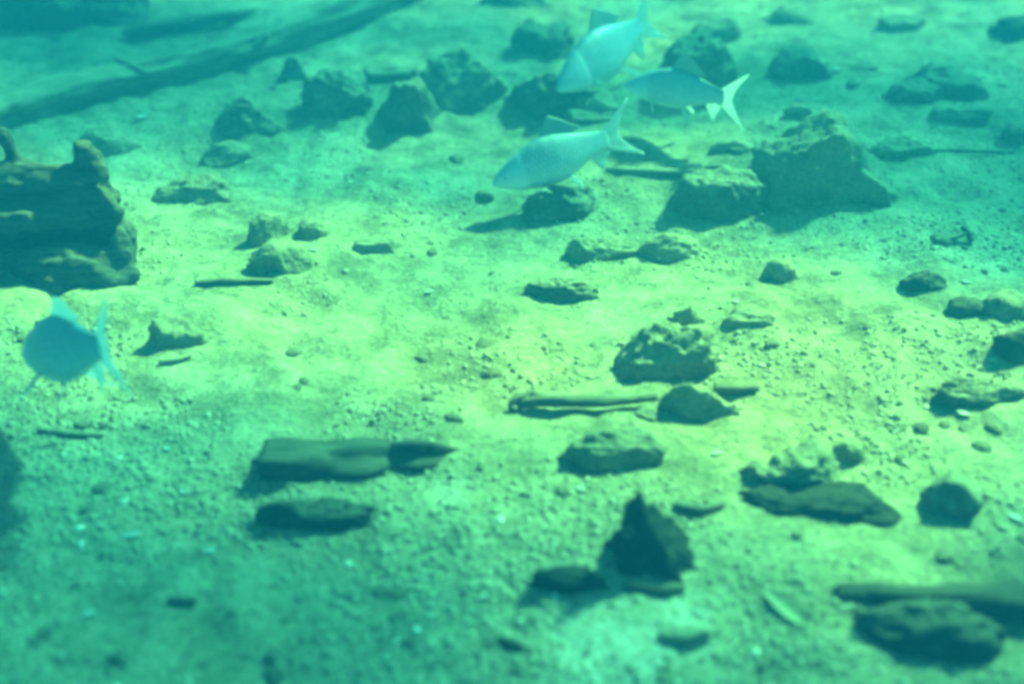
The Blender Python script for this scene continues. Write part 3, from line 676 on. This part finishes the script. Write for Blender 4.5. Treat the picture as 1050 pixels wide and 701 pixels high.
# ------------------------------------------------------------------ fish
TT = [0, .015, .04, .08, .14, .20, .215, .30, .38, .46, .55, .64, .72, .78, .83]
UP = [.010, .022, .036, .054, .078, .098, .100, .122, .130, .124, .106, .082, .062, .050, .046]
DN = [.012, .022, .032, .046, .066, .082, .080, .100, .106, .102, .088, .066, .050, .042, .040]
WD = [.010, .022, .032, .044, .058, .066, .062, .072, .074, .070, .058, .041, .026, .017, .011]
def prof(T, t): return float(np.interp(t, TT, T))
class Fish:
    def __init__(s, head, tail, bend, label, roll=0, seed=0, deep=1.0, dusky=True):
        s.dusky = dusky
        head, tail = Vector(head), Vector(tail); s.L = (head - tail).length; s.bend = bend; s.deep = deep
        x = (head - tail).normalized(); y = Vector((0, 0, 1)).cross(x).normalized(); z = x.cross(y)
        c = head.lerp(tail, .4); s.root = empty('fish', c)
        Mx = Matrix((x, y, z)).transposed() @ Matrix.Rotation(R(roll), 3, 'X'); s.root.rotation_euler = Mx.to_euler()
        tag(s.root, label, 'fish', 'fish swimming over the riverbed')
        s.make()
    def sp(s, t, y, z):
        """body space (t along the length from the snout, y to its left, z up), bent along the spine"""
        d = max(0, t - .35); lat = s.bend * d * d; a = math.atan(2 * s.bend * d)
        return ((.4 - t - 0) * s.L + math.sin(a) * y * s.L * -1 * 0 - math.sin(a) * y * s.L, (lat + y * math.cos(a)) * s.L, z * s.L)
    def make(s):
        n, k = 64, 30; V, F, UV = [], [], []
        ts = [.83 * (i / n) ** 1.12 for i in range(n + 1)]
        for t in ts:
            u, d, w = prof(UP, t) * s.deep, prof(DN, t) * s.deep, prof(WD, t)
            for j in range(k):
                a = 2 * math.pi * j / k; sn, cs = math.sin(a), math.cos(a)
                zz = (u if sn > 0 else d) * (abs(sn) ** .92) * (1 if sn > 0 else -1); yy = w * (abs(cs) ** .85) * (1 if cs > 0 else -1)
                V.append(s.sp(t, yy, zz)); UV.append((t, .5 + .5 * math.asin(max(-1, min(1, sn))) / (math.pi / 2)))
        for i in range(n):
            for j in range(k): F.append((i * k + j, (i + 1) * k + j, (i + 1) * k + (j + 1) % k, i * k + (j + 1) % k))
        V.append(s.sp(-.004, 0, 0)); V.append(s.sp(.84, 0, 0)); UV += [(0, .5), (.84, .5)]
        for j in range(k): F.append((n * k + k, j, (j + 1) % k)); F.append((n * k + k + 1, n * k + (j + 1) % k, n * k + j))
        me = pymesh('body', V, F); s.uv(me, UV); link('body', me, M_SCALE, s.root)
        # tail: forked, two lobes
        N_ = 25; root, tip = [], []
        for i in range(N_):
            q = i / (N_ - 1) * 2 - 1; root.append((.80, 0, .043 * q * s.deep)); aq = abs(q)
            tip.append((.915 + .165 * aq ** 1.6 - .02 * max(0, aq - .9) * 10, 0, math.copysign(.205 * aq ** 1.05, q)))
        s.fin('tail_fin', root, tip, .008)
        # dorsal
        root, tip = [], []
        for i in range(14):
            q = i / 13; t = .37 + .21 * q; z = prof(UP, t) * s.deep - .010; root.append((t, 0, z))
            hh = (.13 if s.dusky else .085) * (1 - q) ** 1.1 * min(1, .62 + 2.6 * q) + .016; tip.append((t + .075 + .02 * q, 0, z + hh))
        s.fin('dorsal_fin', root, tip, .006)
        root, tip = [], []
        for i in range(10):
            q = i / 9; t = .67 + .075 * q; z = -prof(DN, t) * s.deep + .006; root.append((t, 0, z)); tip.append((t + .07 + .005 * q, 0, z - (.10 * (1 - q) ** 1.2 + .02)))
        s.fin('anal_fin', root, tip, .005)
        for sd_ in (1, -1):
            root, tip = [], []
            for i in range(9):
                q = i / 8; t = .47 + .03 * q; z = -prof(DN, t) * s.deep * .86; yy = sd_ * .035; root.append((t, yy, z))
                ln = .15 * (1 - .45 * q); tip.append((t + .075 - .02 * q, yy + sd_ * ln * .75, z - ln * .62))
            s.fin('pelvic_fin', root, tip, .005)
            root, tip = [], []
            for i in range(9):
                q = i / 8; t = .235 + .012 * q; z = -.052 * s.deep - .016 * q; yy = sd_ * (prof(WD, t) * .80); root.append((t, yy, z))
                ln = .17 * (1 - .4 * q); tip.append((t + .085 - .02 * q, yy + sd_ * ln * .85, z - ln * .50))
            s.fin('pectoral_fin', root, tip, .005)
            e = s.ball('eye', (.082, sd_ * prof(WD, .082) * .86, .018), (.0125, .007, .0125), M_EYE, s.root)
            p = s.ball('pupil', (.082, sd_ * (prof(WD, .082) * .86 + .0035), .018), (.0065, .005, .0065), M_PUPIL, e)
        s.ball('lip', (.002, 0, -.004), (.011, .014, .008), M_LIP, s.root)
    def uv(s, me, UV):
        l = me.uv_layers.new(name='UVMap'); idx = np.empty(len(me.loops), np.int32); me.loops.foreach_get('vertex_index', idx)
        l.data.foreach_set('uv', np.array(UV, np.float32)[idx].ravel())
    def fin(s, name, root, tip, th):
        n, m = len(root), 9; V, F, UV = [], [], []
        for side in (1, -1):
            for i in range(n):
                a, b = np.array(root[i]), np.array(tip[i])
                for j in range(m):
                    q = j / (m - 1); p = a + (b - a) * q
                    p[1] += side * th * .5 * (1 - .88 * q) + .004 * q * q * math.sin(i * .9)
                    V.append(s.sp(*p)); UV.append((i / (n - 1), q))
        k = n * m
        for i in range(n - 1):
            for j in range(m - 1):
                a = i * m + j; F.append((a, a + 1, a + m + 1, a + m)); F.append((k + a, k + a + m, k + a + m + 1, k + a + 1))
        rim = [j for j in range(m)] + [i * m + m - 1 for i in range(1, n)] + [(n - 1) * m + j for j in range(m - 2, -1, -1)] + [i * m for i in range(n - 2, 0, -1)]
        for a, b in zip(rim, rim[1:] + rim[:1]): F.append((b, a, a + k, b + k))
        me = pymesh(name, V, F); s.uv(me, UV); return link(name, me, M_DORSAL if name == 'dorsal_fin' and s.dusky else M_FIN, s.root)
    def ball(s, name, c, r, m, parent):
        v, f = ico(2); V = [s.sp(c[0] - p[0] * r[0], c[1] + p[1] * r[1], c[2] + p[2] * r[2]) for p in v]
        return link(name, pymesh(name, V, f), m, parent)
def ends(hx, hy, hz, tx, ty, tz): return at(hx, hy, hz), at(tx, ty, tz)
h_, t_ = ends(506, 189, .10, 650, 134, .17); Fish(h_, t_, -.25, 'silvery fish in mid picture above the dark squarish rock', seed=1, deep=1.4, roll=20)
h_, t_ = ends(572, 92, .10, 680, 14, .20); Fish(h_, t_, -.2, 'pale fish slanting nose down over the row of rocks', seed=2, deep=1.4, roll=20)
h_, t_ = ends(640, 88, .14, 772, 99, .14); Fish(h_, t_, .55, 'bluish fish swimming level before the tall rounded rock', seed=3, deep=1.2, roll=10)
t_ = at(128, 353, .34); d_ = ray(75, 350).normalized(); h_ = t_ + (d_ * .95 + Vector((-1, 0, -.16)).normalized() * .56).normalized() * .46
Fish(h_, t_, .10, 'plump fish seen from behind beside the driftwood stump', seed=4, deep=1.25, roll=14, dusky=False)

# ------------------------------------------------------------------ specks of silt drifting in the water
g = np.random.RandomState(9); n = 420; iv, jf = ico(1)
px = g.uniform(-20, 1070, n); py = g.uniform(-10, 710, n); V = []
for a, b in zip(px, py):
    d = ray(a, b).normalized(); far = (CAM_H - .03) / -d.z; V.append(Vector((0, 0, CAM_H)) + d * far * (.55 + .44 * g.uniform() ** .7))
ctr = np.array([tuple(p) for p in V]); size = .0007 + .0012 * g.uniform(0, 1, n) ** 3
v = (ctr[:, None, :] + iv[None] * size[:, None, None] * g.uniform(.6, 1.4, (n, 1, 3))).reshape(-1, 3); f = (jf[None] + (np.arange(n) * len(iv))[:, None, None]).reshape(-1, 3)
tag(link('drifting_silt', npmesh('drifting_silt', v, f), M_SHELL), kind='stuff', label='pale specks of silt drifting in the water')
